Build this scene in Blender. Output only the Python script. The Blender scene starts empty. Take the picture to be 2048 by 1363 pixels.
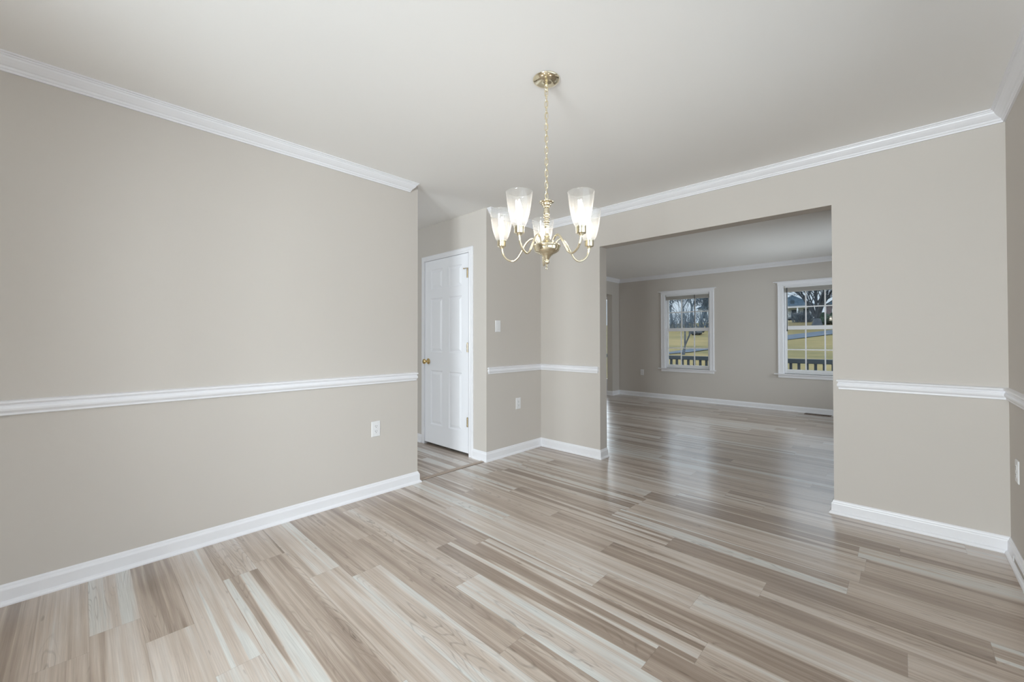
import bpy, bmesh, math, random
from math import sin, cos, pi, radians, tan, atan2, sqrt
from mathutils import Vector, Matrix

S = bpy.context.scene
COL = S.collection

# ------------------------------------------------------------------ camera
F_PX, W_PX = 819.15, 2048.0
cam_d = bpy.data.cameras.new('camera')
cam = bpy.data.objects.new('camera', cam_d)
COL.objects.link(cam)
cam_d.sensor_fit = 'HORIZONTAL'
cam_d.sensor_width = 36.0
cam_d.lens = 36.0 * F_PX / W_PX
cam_d.shift_y = -11.94 / W_PX
cam_d.clip_start = 0.02
cam_d.clip_end = 400
EYE = Vector((0, 0, 1.1719))
yaw, pitch, roll = -0.7601, 0.0104, -0.0012
fw = Vector((sin(yaw) * cos(pitch), cos(yaw) * cos(pitch), sin(pitch)))
rt = Vector((cos(yaw), -sin(yaw), 0))
up = rt.cross(fw)
r2 = rt * cos(roll) + up * sin(roll)
u2 = up * cos(roll) - rt * sin(roll)
cam.matrix_world = Matrix(((r2.x, u2.x, -fw.x, EYE.x), (r2.y, u2.y, -fw.y, EYE.y),
                           (r2.z, u2.z, -fw.z, EYE.z), (0, 0, 0, 1)))
S.camera = cam

# ------------------------------------------------------------------ exposure
S.view_settings.view_transform = 'Standard'
S.view_settings.look = 'None'
S.view_settings.exposure = 0.07
S.view_settings.gamma = 1.0
S.view_settings.use_curve_mapping = False
S.cycles.max_bounces = 10
S.cycles.diffuse_bounces = 6
S.cycles.transparent_max_bounces = 16
S.cycles.caustics_reflective = False
S.cycles.caustics_refractive = False
S.cycles.sample_clamp_indirect = 6.0
S.cycles.use_denoising = True

# ------------------------------------------------------------------ plan of the house (metres)
LX, FY, RX, DY = -2.893, 3.507, 0.425, 7.933      # left wall, wall with the opening, right wall, living-room front wall
HY, YL = 2.686, 1.913                             # hall wall, free end of the left wall
OL, OR, OH, FT = -2.144, -0.3375, 2.0812, 0.125   # opening: left, right, head; wall thickness
CH = 2.44
BK = -2.40                                        # back wall face
FX = -6.0                                         # foyer outer wall face

# ------------------------------------------------------------------ world: pale winter sky
def lin(c):
    return c / 12.92 if c <= 0.04045 else ((c + 0.055) / 1.055) ** 2.4
def rgb(r, g, b):
    return (lin(r / 255), lin(g / 255), lin(b / 255), 1)

world = bpy.data.worlds.new('sky')
S.world = world
world.use_nodes = True
nt = world.node_tree
nt.nodes.clear()
wo = nt.nodes.new('ShaderNodeOutputWorld')
bg = nt.nodes.new('ShaderNodeBackground')
tc = nt.nodes.new('ShaderNodeTexCoord')
sp = nt.nodes.new('ShaderNodeSeparateXYZ')
rp = nt.nodes.new('ShaderNodeValToRGB')
ns = nt.nodes.new('ShaderNodeTexNoise')
mx = nt.nodes.new('ShaderNodeMix')
mx.data_type = 'RGBA'
ns.inputs['Scale'].default_value = 5.0
ns.inputs['Detail'].default_value = 4.0
nt.links.new(tc.outputs['Generated'], sp.inputs[0])
nt.links.new(tc.outputs['Generated'], ns.inputs['Vector'])
nt.links.new(sp.outputs['Z'], rp.inputs['Fac'])
rp.color_ramp.elements[0].position = 0.0
rp.color_ramp.elements[0].color = rgb(172, 196, 216)
rp.color_ramp.elements[1].position = 0.5
rp.color_ramp.elements[1].color = rgb(196, 206, 216)
nt.links.new(ns.outputs['Fac'], mx.inputs[0])
nt.links.new(rp.outputs['Color'], mx.inputs[6])
mx.inputs[7].default_value = rgb(206, 216, 226)
nt.links.new(mx.outputs[2], bg.inputs['Color'])
mr = nt.nodes.new('ShaderNodeMapRange')          # an overcast sky grows brighter towards the zenith
mr.interpolation_type = 'SMOOTHSTEP'
mr.inputs['From Min'].default_value = 0.10
mr.inputs['From Max'].default_value = 0.30
mr.inputs['To Min'].default_value = 1.1
mr.inputs['To Max'].default_value = 4.6
nt.links.new(sp.outputs['Z'], mr.inputs['Value'])
nt.links.new(mr.outputs[0], bg.inputs['Strength'])
nt.links.new(bg.outputs[0], wo.inputs['Surface'])

# ------------------------------------------------------------------ daylight at the windows, plus fill at two added ones
def area(name, loc, direction, sx, sy, watts, color=(1, 1, 1), portal=False):
    l = bpy.data.lights.new(name, 'AREA')
    l.shape = 'RECTANGLE'
    l.size, l.size_y = sx, sy
    l.energy = watts
    l.color = color
    if portal:
        l.cycles.is_portal = True
    o = bpy.data.objects.new(name, l)
    COL.objects.link(o)
    o.location = loc
    o.rotation_euler = Vector(direction).to_track_quat('-Z', 'Y').to_euler()
    return o

DAY = (0.88, 0.95, 1.0)
area('daylight_dining_side', (RX + 0.28, 1.10, 1.40), (-1, 0, 0), 2.9, 1.45, 17, DAY)
area('fill_dining_back', (-0.28, BK - 0.20, 1.40), (0, 1, 0), 1.2, 1.4, 272, DAY)  # fill lamp at an unseen back window, added to brighten the dining room
area('daylight_kitchen', (-4.60, BK - 0.40, 1.45), (0, 1, 0), 1.6, 1.4, 120, DAY)
area('fill_living_side', (RX + 0.13, 6.50, 1.40), (-1, 0, 0), 1.9, 1.4, 52, DAY)  # added fill lamp, lifts the living room from an unseen side window
area('daylight_foyer_door', (-5.25, DY + 0.50, 1.2), (0, -1, 0), 1.3, 2.1, 30, DAY)
area('sky_portal_a', (-2.955, DY + 0.16, 1.32), (0, -1, 0), 0.84, 1.42, 1, portal=True)
area('sky_portal_b', (-0.98, DY + 0.16, 1.32), (0, -1, 0), 0.84, 1.42, 1, portal=True)

# ------------------------------------------------------------------ material helpers
def new_mat(name):
    m = bpy.data.materials.new(name)
    m.use_nodes = True
    n = m.node_tree
    return m, n, n.nodes['Principled BSDF']

class NT:
    def __init__(self, n):
        self.n = n
    def node(self, t, **kw):
        x = self.n.nodes.new(t)
        for k, v in kw.items():
            setattr(x, k, v)
        return x
    def set(self, sock, v):
        if isinstance(v, bpy.types.NodeSocket):
            self.n.links.new(v, sock)
        else:
            sock.default_value = v
    def m(self, op, a, b=None, c=None, clamp=False):
        x = self.node('ShaderNodeMath', operation=op, use_clamp=clamp)
        self.set(x.inputs[0], a)
        if b is not None:
            self.set(x.inputs[1], b)
        if c is not None:
            self.set(x.inputs[2], c)
        return x.outputs[0]
    def vec(self, x, y, z=0.0):
        v = self.node('ShaderNodeCombineXYZ')
        self.set(v.inputs[0], x); self.set(v.inputs[1], y); self.set(v.inputs[2], z)
        return v.outputs[0]
    def noise(self, vec, scale=1.0, detail=2.0, rough=0.5, dist=0.0):
        x = self.node('ShaderNodeTexNoise')
        self.set(x.inputs['Vector'], vec)
        x.inputs['Scale'].default_value = scale
        x.inputs['Detail'].default_value = detail
        x.inputs['Roughness'].default_value = rough
        x.inputs['Distortion'].default_value = dist
        return x.outputs['Fac']
    def mix(self, fac, a, b, blend='MIX'):
        x = self.node('ShaderNodeMix', data_type='RGBA', blend_type=blend)
        self.set(x.inputs[0], fac); self.set(x.inputs[6], a); self.set(x.inputs[7], b)
        return x.outputs[2]
    def ramp(self, fac, stops):
        x = self.node('ShaderNodeValToRGB')
        e = x.color_ramp.elements
        while len(e) < len(stops):
            e.new(0.5)
        for el, (p, c) in zip(e, stops):
            el.position = p; el.color = c
        self.set(x.inputs[0], fac)
        return x.outputs[0]
    def bump(self, h, strength, dist):
        x = self.node('ShaderNodeBump')
        x.inputs['Strength'].default_value = strength
        x.inputs['Distance'].default_value = dist
        self.set(x.inputs['Height'], h)
        return x.outputs[0]

def paint(name, col, rough=0.6, scale=260.0, strength=0.05, var=0.02, spec=0.3):
    m, n, b = new_mat(name)
    t = NT(n)
    co = t.node('ShaderNodeTexCoord').outputs['Object']
    f = t.noise(co, 1.3, 3)
    c2 = tuple(min(1, x * (1 - var)) for x in col[:3]) + (1,)
    t.set(b.inputs['Base Color'], t.mix(f, col, c2))
    b.inputs['Roughness'].default_value = rough
    b.inputs['Specular IOR Level'].default_value = spec
    t.set(b.inputs['Normal'], t.bump(t.noise(co, scale, 2), strength, 0.002))
    return m

def metal(name, col, rough):
    m, n, b = new_mat(name)
    t = NT(n)
    co = t.node('ShaderNodeTexCoord').outputs['Object']
    b.inputs['Metallic'].default_value = 1.0
    b.inputs['Base Color'].default_value = col
    t.set(b.inputs['Roughness'], t.m('MULTIPLY_ADD', t.noise(co, 30, 2), 0.06, rough))
    return m

M_WALL = paint('greige_wall_paint', rgb(204, 198, 191), 0.7)
M_CEIL = paint('flat_white_ceiling', rgb(247, 246, 244), 0.9, 200, 0.08, spec=0.1)
M_TRIM = paint('semi_gloss_white_trim', rgb(236, 236, 239), 0.35, 60, 0.01, 0.01, 0.5)
M_DOOR = paint('white_door_paint', rgb(242, 243, 247), 0.4, 120, 0.02, 0.01, 0.5)
M_PLAST = paint('white_plastic', rgb(232, 232, 233), 0.35, 80, 0.0, 0.01, 0.5)
M_SLOT = paint('dark_slot', rgb(70, 68, 66), 0.6)
M_BRASS = metal('polished_brass', (0.90, 0.82, 0.62, 1), 0.07)
M_HINGE = metal('aged_brass', (0.55, 0.44, 0.27, 1), 0.25)
M_KNOB = metal('bright_brass', (0.80, 0.60, 0.28, 1), 0.12)
M_BLIND = paint('grey_vinyl_blind', rgb(190, 186, 180), 0.5)
M_CORD = paint('dark_cord', rgb(45, 52, 58), 0.6)
M_STRIP = paint('taupe_transition_bar', rgb(172, 155, 140), 0.35)
M_REG = paint('brown_register', rgb(120, 104, 92), 0.45)

def glass_pane(name, haze=0.0, gloss=0.03):
    m, n, b = new_mat(name)
    n.nodes.remove(b)
    t = NT(n)
    out = n.nodes['Material Output']
    tr = t.node('ShaderNodeBsdfTransparent')
    tr.inputs[0].default_value = (0.97, 0.98, 0.98, 1)
    gl = t.node('ShaderNodeBsdfGlossy')
    gl.inputs['Roughness'].default_value = 0.03
    fr = t.node('ShaderNodeFresnel')
    fr.inputs[0].default_value = 1.45
    f = t.m('MAXIMUM', fr.outputs[0], gloss, clamp=True)
    lw = t.node('ShaderNodeLayerWeight')
    lw.inputs[0].default_value = 0.5
    if haze:
        f = t.m('MULTIPLY_ADD', t.m('POWER', lw.outputs['Facing'], 3.0), 0.10, gloss)
    base = tr.outputs[0]
    if haze:
        df = t.node('ShaderNodeBsdfTranslucent')
        df.inputs[0].default_value = (0.95, 0.94, 0.93, 1)
        d2 = t.node('ShaderNodeBsdfDiffuse')
        d2.inputs[0].default_value = (0.95, 0.94, 0.93, 1)
        ms = t.node('ShaderNodeMixShader')
        ms.inputs[0].default_value = 0.5
        t.set(ms.inputs[1], df.outputs[0]); t.set(ms.inputs[2], d2.outputs[0])
        mh = t.node('ShaderNodeMixShader')
        co = t.node('ShaderNodeTexCoord').outputs['Object']
        t.set(mh.inputs[0], t.m('ADD', t.m('MULTIPLY_ADD', t.noise(co, 60, 2), 0.06, haze - 0.03), t.m('MULTIPLY', t.m('POWER', lw.outputs['Facing'], 5.0), 0.30), clamp=True))
        t.set(mh.inputs[1], base); t.set(mh.inputs[2], ms.outputs[0])
        base = mh.outputs[0]
    mg = t.node('ShaderNodeMixShader')
    t.set(mg.inputs[0], f); t.set(mg.inputs[1], base); t.set(mg.inputs[2], gl.outputs[0])
    t.set(out.inputs[0], mg.outputs[0])
    return m
M_PANE = glass_pane('window_glass')
M_SHADE = glass_pane('seeded_shade_glass', 0.06, 0.04)

def emitter(name, col, s):
    m, n, b = new_mat(name)
    b.inputs['Base Color'].default_value = (0.9, 0.9, 0.88, 1)
    b.inputs['Emission Color'].default_value = col
    b.inputs['Emission Strength'].default_value = s
    return m
M_BULB = emitter('lit_bulb', (1, 0.87, 0.74, 1), 32.0)

def floor_material():
    m, n, b = new_mat('pine_look_vinyl_plank')
    t = NT(n)
    co = t.node('ShaderNodeTexCoord').outputs['Object']
    s = t.node('ShaderNodeSeparateXYZ')
    t.set(s.inputs[0], co)
    x, y = s.outputs[0], s.outputs[1]
    PW, PL = 0.15, 1.22
    ry = t.m('DIVIDE', t.m('SUBTRACT', y, 0.03), PW)
    row = t.m('FLOOR', ry)
    fy = t.m('FRACT', ry)
    wn = t.node('ShaderNodeTexWhiteNoise', noise_dimensions='1D')
    t.set(wn.inputs['W'], row)
    rx = t.m('ADD', t.m('DIVIDE', x, PL), t.m('MULTIPLY', wn.outputs['Value'], 5.0))
    col = t.m('FLOOR', rx)
    fx = t.m('FRACT', rx)
    w2 = t.node('ShaderNodeTexWhiteNoise', noise_dimensions='2D')
    t.set(w2.inputs['Vector'], t.vec(row, col))
    cs = t.node('ShaderNodeSeparateColor')
    t.set(cs.inputs[0], w2.outputs['Color'])
    r1, r2_, r3 = cs.outputs[0], cs.outputs[1], cs.outputs[2]
    px = t.m('ADD', x, t.m('MULTIPLY', r1, 37.0))
    py = t.m('ADD', y, t.m('MULTIPLY', r2_, 23.0))
    # two printed boards side by side in each plank, with finer streaks over them
    sb = t.noise(t.vec(t.m('MULTIPLY', px, 0.40), t.m('MULTIPLY', py, 17.0), r3), 1.0, 1.0, 0.4, 0.2)
    sm = t.node('ShaderNodeMapRange', interpolation_type='SMOOTHSTEP')
    t.set(sm.inputs['Value'], sb)
    sm.inputs['From Min'].default_value = 0.47
    sm.inputs['From Max'].default_value = 0.53
    sel = sm.outputs[0]
    ta = t.m('MULTIPLY_ADD', r3, 0.62, 0.12)
    tb = t.m('MULTIPLY_ADD', r1, 0.70, 0.28)
    tone = t.m('ADD', t.m('MULTIPLY', tb, sel), t.m('MULTIPLY', ta, t.m('SUBTRACT', 1.0, sel)))
    st = t.noise(t.vec(t.m('MULTIPLY', px, 0.8), t.m('MULTIPLY', py, 42.0), r2_), 1.0, 3.0, 0.6, 0.2)
    tone = t.m('ADD', tone, t.m('MULTIPLY', t.m('SUBTRACT', st, 0.5), 1.0), clamp=True)
    cl = t.noise(t.vec(t.m('MULTIPLY', px, 2.2), t.m('MULTIPLY', py, 9.0), r1), 1.0, 2.0, 0.5)
    tone = t.m('ADD', tone, t.m('MULTIPLY', t.m('SUBTRACT', cl, 0.5), 0.5), clamp=True)
    base = t.ramp(tone, [(0.0, rgb(140, 123, 109)), (0.28, rgb(163, 146, 132)),
                         (0.52, rgb(187, 172, 158)), (0.75, rgb(202, 191, 181)), (1.0, rgb(208, 207, 202))])
    # fine straight grain
    g = t.noise(t.vec(t.m('MULTIPLY', px, 4.0), t.m('MULTIPLY', py, 210.0), r1), 1.0, 3, 0.65)
    gm = t.m('MULTIPLY_ADD', t.m('SUBTRACT', g, 0.5), 0.58, 1.0)
    # cathedral grain: contour lines of a stretched noise, in some boards only
    cn = t.noise(t.vec(t.m('MULTIPLY', px, 0.95), t.m('MULTIPLY', py, 13.0), r2_), 1.0, 1.0, 0.4, 0.2)
    ring = t.m('ABSOLUTE', t.m('SUBTRACT', t.m('FRACT', t.m('MULTIPLY', cn, 24.0)), 0.5))
    ring = t.m('SUBTRACT', 1.0, t.m('DIVIDE', ring, 0.16), clamp=True)
    mask = t.noise(t.vec(t.m('MULTIPLY', px, 0.9), t.m('MULTIPLY', py, 7.0), 3.3), 1.0, 1.0)
    mask = t.m('MULTIPLY', t.m('SUBTRACT', mask, 0.52), 8.0, clamp=True)
    ring = t.m('MULTIPLY', t.m('MULTIPLY', ring, mask), 0.34)
    # pine eyes: nested long ovals round scattered knots
    wob = t.noise(t.vec(t.m('MULTIPLY', px, 5.0), t.m('MULTIPLY', py, 24.0), 1.7), 1.0, 1.0)
    vo = t.node('ShaderNodeTexVoronoi', voronoi_dimensions='2D', feature='F1')
    t.set(vo.inputs['Vector'], t.vec(t.m('MULTIPLY', px, 1.05), t.m('ADD', t.m('MULTIPLY', py, 11.5), t.m('MULTIPLY', wob, 0.7))))
    vo.inputs['Scale'].default_value = 1.0
    dist = vo.outputs['Distance']
    vs = t.node('ShaderNodeSeparateColor')
    t.set(vs.inputs[0], vo.outputs['Color'])
    has = t.m('GREATER_THAN', vs.outputs[0], 0.76)
    eye = t.m('ABSOLUTE', t.m('SUBTRACT', t.m('FRACT', t.m('MULTIPLY', dist, 9.0)), 0.5))
    eye = t.m('SUBTRACT', 1.0, t.m('DIVIDE', eye, 0.20), clamp=True)
    fade = t.m('SUBTRACT', 1.0, t.m('DIVIDE', dist, 0.48), clamp=True)
    eye = t.m('MULTIPLY', t.m('MULTIPLY', eye, t.m('POWER', fade, 0.8)), 0.50)
    core = t.m('MULTIPLY', t.m('SUBTRACT', 0.035, dist), 40.0, clamp=True)
    eye = t.m('MULTIPLY', t.m('MAXIMUM', eye, t.m('MULTIPLY', core, 0.7)), has)
    ring = t.m('MAXIMUM', ring, eye)
    # knots and short dark checks
    kn = t.noise(t.vec(t.m('MULTIPLY', px, 9.0), t.m('MULTIPLY', py, 46.0), 7.7), 1.0, 1.0)
    kn = t.m('MULTIPLY', t.m('SUBTRACT', kn, 0.735), 14.0, clamp=True)
    dark = t.m('ADD', ring, t.m('MULTIPLY', kn, 0.45), clamp=True)
    c = t.mix(1.0, base, t.vec(gm, gm, gm), 'MULTIPLY')
    c = t.mix(dark, c, rgb(92, 78, 68))
    # seams
    ey = t.m('MINIMUM', fy, t.m('SUBTRACT', 1.0, fy))
    ex = t.m('MINIMUM', fx, t.m('SUBTRACT', 1.0, fx))
    sy = t.m('SUBTRACT', 1.0, t.m('DIVIDE', ey, 0.008), clamp=True)
    sx = t.m('SUBTRACT', 1.0, t.m('DIVIDE', ex, 0.0012), clamp=True)
    seam = t.m('MAXIMUM', sy, sx)
    c = t.mix(t.m('MULTIPLY', seam, 0.30), c, rgb(80, 68, 60))
    t.set(b.inputs['Base Color'], c)
    t.set(b.inputs['Roughness'], t.m('MULTIPLY_ADD', g, 0.12, 0.24))
    b.inputs['Specular IOR Level'].default_value = 0.5
    b.inputs['Coat Weight'].default_value = 0.5
    b.inputs['Coat Roughness'].default_value = 0.2
    h = t.m('SUBTRACT', t.m('MULTIPLY', g, 0.25), seam)
    t.set(b.inputs['Normal'], t.bump(h, 0.12, 0.0015))
    return m
M_FLOOR = floor_material()

def speck(name, c1, c2, scale, rough=0.9, stretch=(1, 1, 1)):
    m, n, b = new_mat(name)
    t = NT(n)
    co = t.node('ShaderNodeTexCoord').outputs['Object']
    mp = t.node('ShaderNodeMapping')
    mp.inputs['Scale'].default_value = stretch
    t.set(mp.inputs[0], co)
    f = t.noise(mp.outputs[0], scale, 4, 0.6)
    t.set(b.inputs['Base Color'], t.ramp(f, [(0.35, c1), (0.65, c2)]))
    b.inputs['Roughness'].default_value = rough
    b.inputs['Specular IOR Level'].default_value = 0.1
    return m
M_LAWN = speck('winter_lawn', rgb(82, 80, 54), rgb(112, 100, 68), 0.6, 0.95, (0.4, 1.2, 1))
M_ROAD = speck('grey_blue_asphalt', rgb(60, 71, 82), rgb(77, 86, 96), 2.0)
M_PORCH = paint('grey_porch_paint', rgb(54, 64, 71), 0.6)
M_BARK = speck('bare_bark', rgb(60, 68, 77), rgb(84, 89, 95), 4.0)
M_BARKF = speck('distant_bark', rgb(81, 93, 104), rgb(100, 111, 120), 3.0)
M_HEDGE = speck('evergreen_hedge', rgb(42, 60, 54), rgb(70, 89, 77), 3.0)
M_SHRUB = speck('dormant_shrub', rgb(57, 64, 71), rgb(79, 82, 84), 3.0)
M_SIDING = speck('white_siding', rgb(186, 192, 196), rgb(200, 204, 206), 1.0, 0.8, (0.2, 0.2, 8))
M_ROOF = speck('blue_grey_shingles', rgb(54, 71, 85), rgb(74, 89, 102), 3.0)
M_BRICK = speck('weathered_brick', rgb(79, 72, 77), rgb(97, 89, 90), 3.0)
M_DARKW = paint('dark_window', rgb(45, 56, 64), 0.2)

# ------------------------------------------------------------------ mesh helpers
def obj(name, bm, mat, parent=None, smooth=False, bevel=0.0, seg=2, auto=None):
    bmesh.ops.recalc_face_normals(bm, faces=bm.faces[:])
    me = bpy.data.meshes.new(name)
    bm.to_mesh(me)
    bm.free()
    me.materials.append(mat)
    if smooth:
        for p in me.polygons:
            p.use_smooth = True
    o = bpy.data.objects.new(name, me)
    COL.objects.link(o)
    if parent:
        o.parent = parent
    if bevel:
        md = o.modifiers.new('bevel', 'BEVEL')
        md.width = bevel
        md.segments = seg
        md.limit_method = 'ANGLE'
    return o

def box(bm, x0, x1, y0, y1, z0, z1):
    v = [bm.verts.new((x, y, z)) for z in (z0, z1) for y in (y0, y1) for x in (x0, x1)]
    for f in ((0, 2, 3, 1), (4, 5, 7, 6), (0, 1, 5, 4), (2, 6, 7, 3), (0, 4, 6, 2), (1, 3, 7, 5)):
        bm.faces.new([v[i] for i in f])

def boxes(*bs):
    bm = bmesh.new()
    for b in bs:
        box(bm, *b)
    return bm

def lathe(bm, prof, cx=0, cy=0, n=40, close=False):
    rings = []
    for r, z in prof:
        if r < 1e-6:
            rings.append([bm.verts.new((cx, cy, z))])
        else:
            rings.append([bm.verts.new((cx + r * cos(2 * pi * i / n), cy + r * sin(2 * pi * i / n), z)) for i in range(n)])
    pairs = list(zip(rings, rings[1:]))
    if close:
        pairs.append((rings[-1], rings[0]))
    for a, b in pairs:
        for i in range(n):
            j = (i + 1) % n
            if len(a) == 1 and len(b) == 1:
                continue
            if len(a) == 1:
                bm.faces.new((a[0], b[i], b[j]))
            elif len(b) == 1:
                bm.faces.new((a[i], a[j], b[0]))
            else:
                bm.faces.new((a[i], a[j], b[j], b[i]))
    return bm

def tube(bm, pts, rad, n=8, closed=False, caps=True):
    pts = [Vector(p) for p in pts]
    N = len(pts)
    rad = rad if isinstance(rad, (list, tuple)) else [rad] * N
    rings = []
    prev = None
    for i, p in enumerate(pts):
        if closed:
            d = pts[(i + 1) % N] - pts[i - 1]
        else:
            d = pts[min(i + 1, N - 1)] - pts[max(i - 1, 0)]
        d.normalize()
        if prev is None:
            a = Vector((0, 0, 1)) if abs(d.z) < 0.9 else Vector((1, 0, 0))
            u = d.cross(a).normalized()
        else:
            u = (prev - d * prev.dot(d)).normalized()
        prev = u
        w = d.cross(u)
        rings.append([bm.verts.new(p + (u * cos(2 * pi * k / n) + w * sin(2 * pi * k / n)) * rad[i]) for k in range(n)])
    rr = list(zip(rings, rings[1:]))
    if closed:
        rr.append((rings[-1], rings[0]))
    for a, b in rr:
        for k in range(n):
            bm.faces.new((a[k], a[(k + 1) % n], b[(k + 1) % n], b[k]))
    if caps and not closed:
        bm.faces.new(rings[0][::-1]); bm.faces.new(rings[-1])
    return bm

def spline(pts, k=6):
    pts = [Vector(p) for p in pts]
    out = []
    for i in range(len(pts) - 1):
        p0, p1, p2, p3 = pts[max(i - 1, 0)], pts[i], pts[i + 1], pts[min(i + 2, len(pts) - 1)]
        for s in range(k):
            t = s / k
            out.append(0.5 * ((2 * p1) + (p2 - p0) * t + (2 * p0 - 5 * p1 + 4 * p2 - p3) * t * t + (3 * p1 - p0 - 3 * p2 + p3) * t ** 3))
    out.append(pts[-1])
    return out

def sweep(bm, prof, path):
    """prof: (offset to the right of travel, z) outline; path: plan points; mitred corners, capped ends."""
    path = [Vector((p[0], p[1])) for p in path]
    n = len(path)
    rings = []
    for i, p in enumerate(path):
        ds = []
        if i > 0:
            ds.append((path[i] - path[i - 1]).normalized())
        if i < n - 1:
            ds.append((path[i + 1] - path[i]).normalized())
        nr = [Vector((d.y, -d.x)) for d in ds]
        if len(nr) == 1:
            off = nr[0]
        else:
            b = nr[0] + nr[1]
            off = b / (1 + nr[0].dot(nr[1]))
        rings.append([bm.verts.new((p.x + off.x * o, p.y + off.y * o, z)) for o, z in prof])
    k = len(prof)
    for a, b in zip(rings, rings[1:]):
        for i in range(k):
            bm.faces.new((a[i], a[(i + 1) % k], b[(i + 1) % k], b[i]))
    bm.faces.new(rings[0][::-1]); bm.faces.new(rings[-1])
    return bm

def empty(name, loc=(0, 0, 0), rotz=0):
    o = bpy.data.objects.new(name, None)
    COL.objects.link(o)
    o.location = loc
    o.rotation_euler = (0, 0, rotz)
    o.empty_display_size = 0.1
    return o

def tag(o, label, cat, group=None):
    o['label'] = label
    o['category'] = cat
    if group:
        o['group'] = group
    return o

def struct(o, label=None):
    o['kind'] = 'structure'
    if label:
        o['label'] = label
    return o

def S_(name, bm, mat, **kw):
    return struct(obj(name, bm, mat, **kw))

# ------------------------------------------------------------------ room shell
S_('floor', boxes((FX - .12, RX + .12, BK - .12, DY + .15, -0.12, 0.0)), M_FLOOR)
S_('ceiling', boxes((FX - .12, RX + .12, BK - .12, DY + .15, CH, CH + 0.12)), M_CEIL)

def wall_y(name, y0, y1, x0, x1, holes=(), z1=CH):
    """wall running along X with rectangular holes (xa, xb, za, zb)"""
    bs = []
    cur = x0
    for xa, xb, za, zb in sorted(holes):
        if xa > cur:
            bs.append((cur, xa, y0, y1, 0, z1))
        if za > 0:
            bs.append((xa, xb, y0, y1, 0, za))
        if zb < z1:
            bs.append((xa, xb, y0, y1, zb, z1))
        cur = xb
    if cur < x1:
        bs.append((cur, x1, y0, y1, 0, z1))
    return S_(name, boxes(*bs), M_WALL)

def wall_x(name, x0, x1, y0, y1, holes=(), z1=CH):
    bs = []
    cur = y0
    for ya, yb, za, zb in sorted(holes):
        if ya > cur:
            bs.append((x0, x1, cur, ya, 0, z1))
        if za > 0:
            bs.append((x0, x1, ya, yb, 0, za))
        if zb < z1:
            bs.append((x0, x1, ya, yb, zb, z1))
        cur = yb
    if cur < y1:
        bs.append((x0, x1, cur, y1, 0, z1))
    return S_(name, boxes(*bs), M_WALL)

W1 = (-3.380, -2.540, 0.605, 2.045)
W2 = (-1.405, -0.565, 0.605, 2.045)
wall_x('wall_left', LX - 0.12, LX, BK, YL)
wall_y('wall_far', FY, FY + FT, -4.40, RX, [(OL, OR, 0, OH)])
wall_y('wall_hall', HY, HY + 0.10, -4.40, LX, [(-3.925, -3.140, 0, 2.060)])
wall_x('wall_column', LX - 0.10, LX, HY + 0.10, FY)
wall_x('wall_closet', -4.40, -4.30, HY + 0.10, FY)
wall_x('wall_right', RX, RX + 0.12, BK - .12, DY + .15, [(-0.35, 2.55, 0.70, 2.10), (5.55, 7.45, 0.70, 2.10)])
wall_y('wall_back', BK - 0.12, BK, FX - .12, RX, [(-5.40, -3.80, 0.75, 2.1), (-0.86, 0.30, 0.70, 2.10)])
wall_y('wall_front', DY, DY + 0.15, FX - .12, RX, [W1, W2, (-5.95, -4.60, 0.0, 2.1)])
wall_x('wall_foyer', FX - 0.12, FX, BK, DY)
wall_x('wall_stub', -4.498, -4.378, FY + FT, DY, [(FY + FT + 0.35, 7.645, 0, 2.10)])

BASE = [(0, 0), (0.026, 0), (0.026, 0.006), (0.022, 0.014), (0.014, 0.020), (0.0135, 0.066),
        (0.012, 0.071), (0.008, 0.076), (0.0065, 0.083), (0.004, 0.0865), (0.0025, 0.0895), (0, 0.0895)]
CHAIR = [(0, 0.836), (0.010, 0.836), (0.012, 0.839), (0.012, 0.8465), (0.0135, 0.849), (0.0195, 0.858), (0.0205, 0.866),
         (0.018, 0.874), (0.014, 0.879), (0.0145, 0.884), (0.021, 0.888), (0.023, 0.893), (0.0205, 0.8985), (0.012, 0.901), (0.0, 0.9035)]
CROWN = [(0, 2.368), (0.009, 2.368), (0.010, 2.377), (0.0145, 2.380), (0.017, 2.386), (0.017, 2.389), (0.023, 2.393), (0.034, 2.404), (0.043, 2.416),
         (0.0455, 2.424), (0.050, 2.426), (0.050, 2.431), (0.058, 2.434), (0.058, CH), (0, CH)]
e = 0.0005
def trim(name, prof, path):
    return S_(name, sweep(bmesh.new(), prof, path), M_TRIM)
trim('baseboard_left', BASE, [(LX, BK), (LX, YL), (LX - .12, YL), (LX - .12, BK)])
trim('baseboard_column', BASE, [(-3.083, HY), (LX, HY), (LX, FY), (OL, FY), (OL, FY + FT)])
trim('baseboard_hall', BASE, [(-4.40, HY), (-3.965, HY)])
trim('baseboard_right', BASE, [(OR, FY + FT), (OR, FY), (RX, FY), (RX, BK), (LX, BK)])
trim('baseboard_front', BASE, [(-4.498, DY), (-4.498, 7.645), (-4.378, 7.645), (-4.378, DY), (RX, DY), (RX, FY + FT), (OR, FY + FT)])
trim('trim_1', CHAIR, [(LX, BK), (LX, 1.884), (LX - e, 1.884)])
trim('trim_2', CHAIR, [(LX - e, 2.722), (LX, 2.722), (LX, FY), (-2.178, FY), (-2.178, FY + e)])
trim('trim_3', CHAIR, [(-0.296, FY + e), (-0.296, FY), (RX, FY), (RX, 2.64)])
trim('trim_8', CHAIR, [(RX, -0.44), (RX, BK), (0.39, BK)])
trim('trim_9', CHAIR, [(-0.95, BK), (LX, BK)])
trim('trim_4', CROWN, [(LX, BK), (LX, 1.830), (LX - e, 1.830)])
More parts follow.
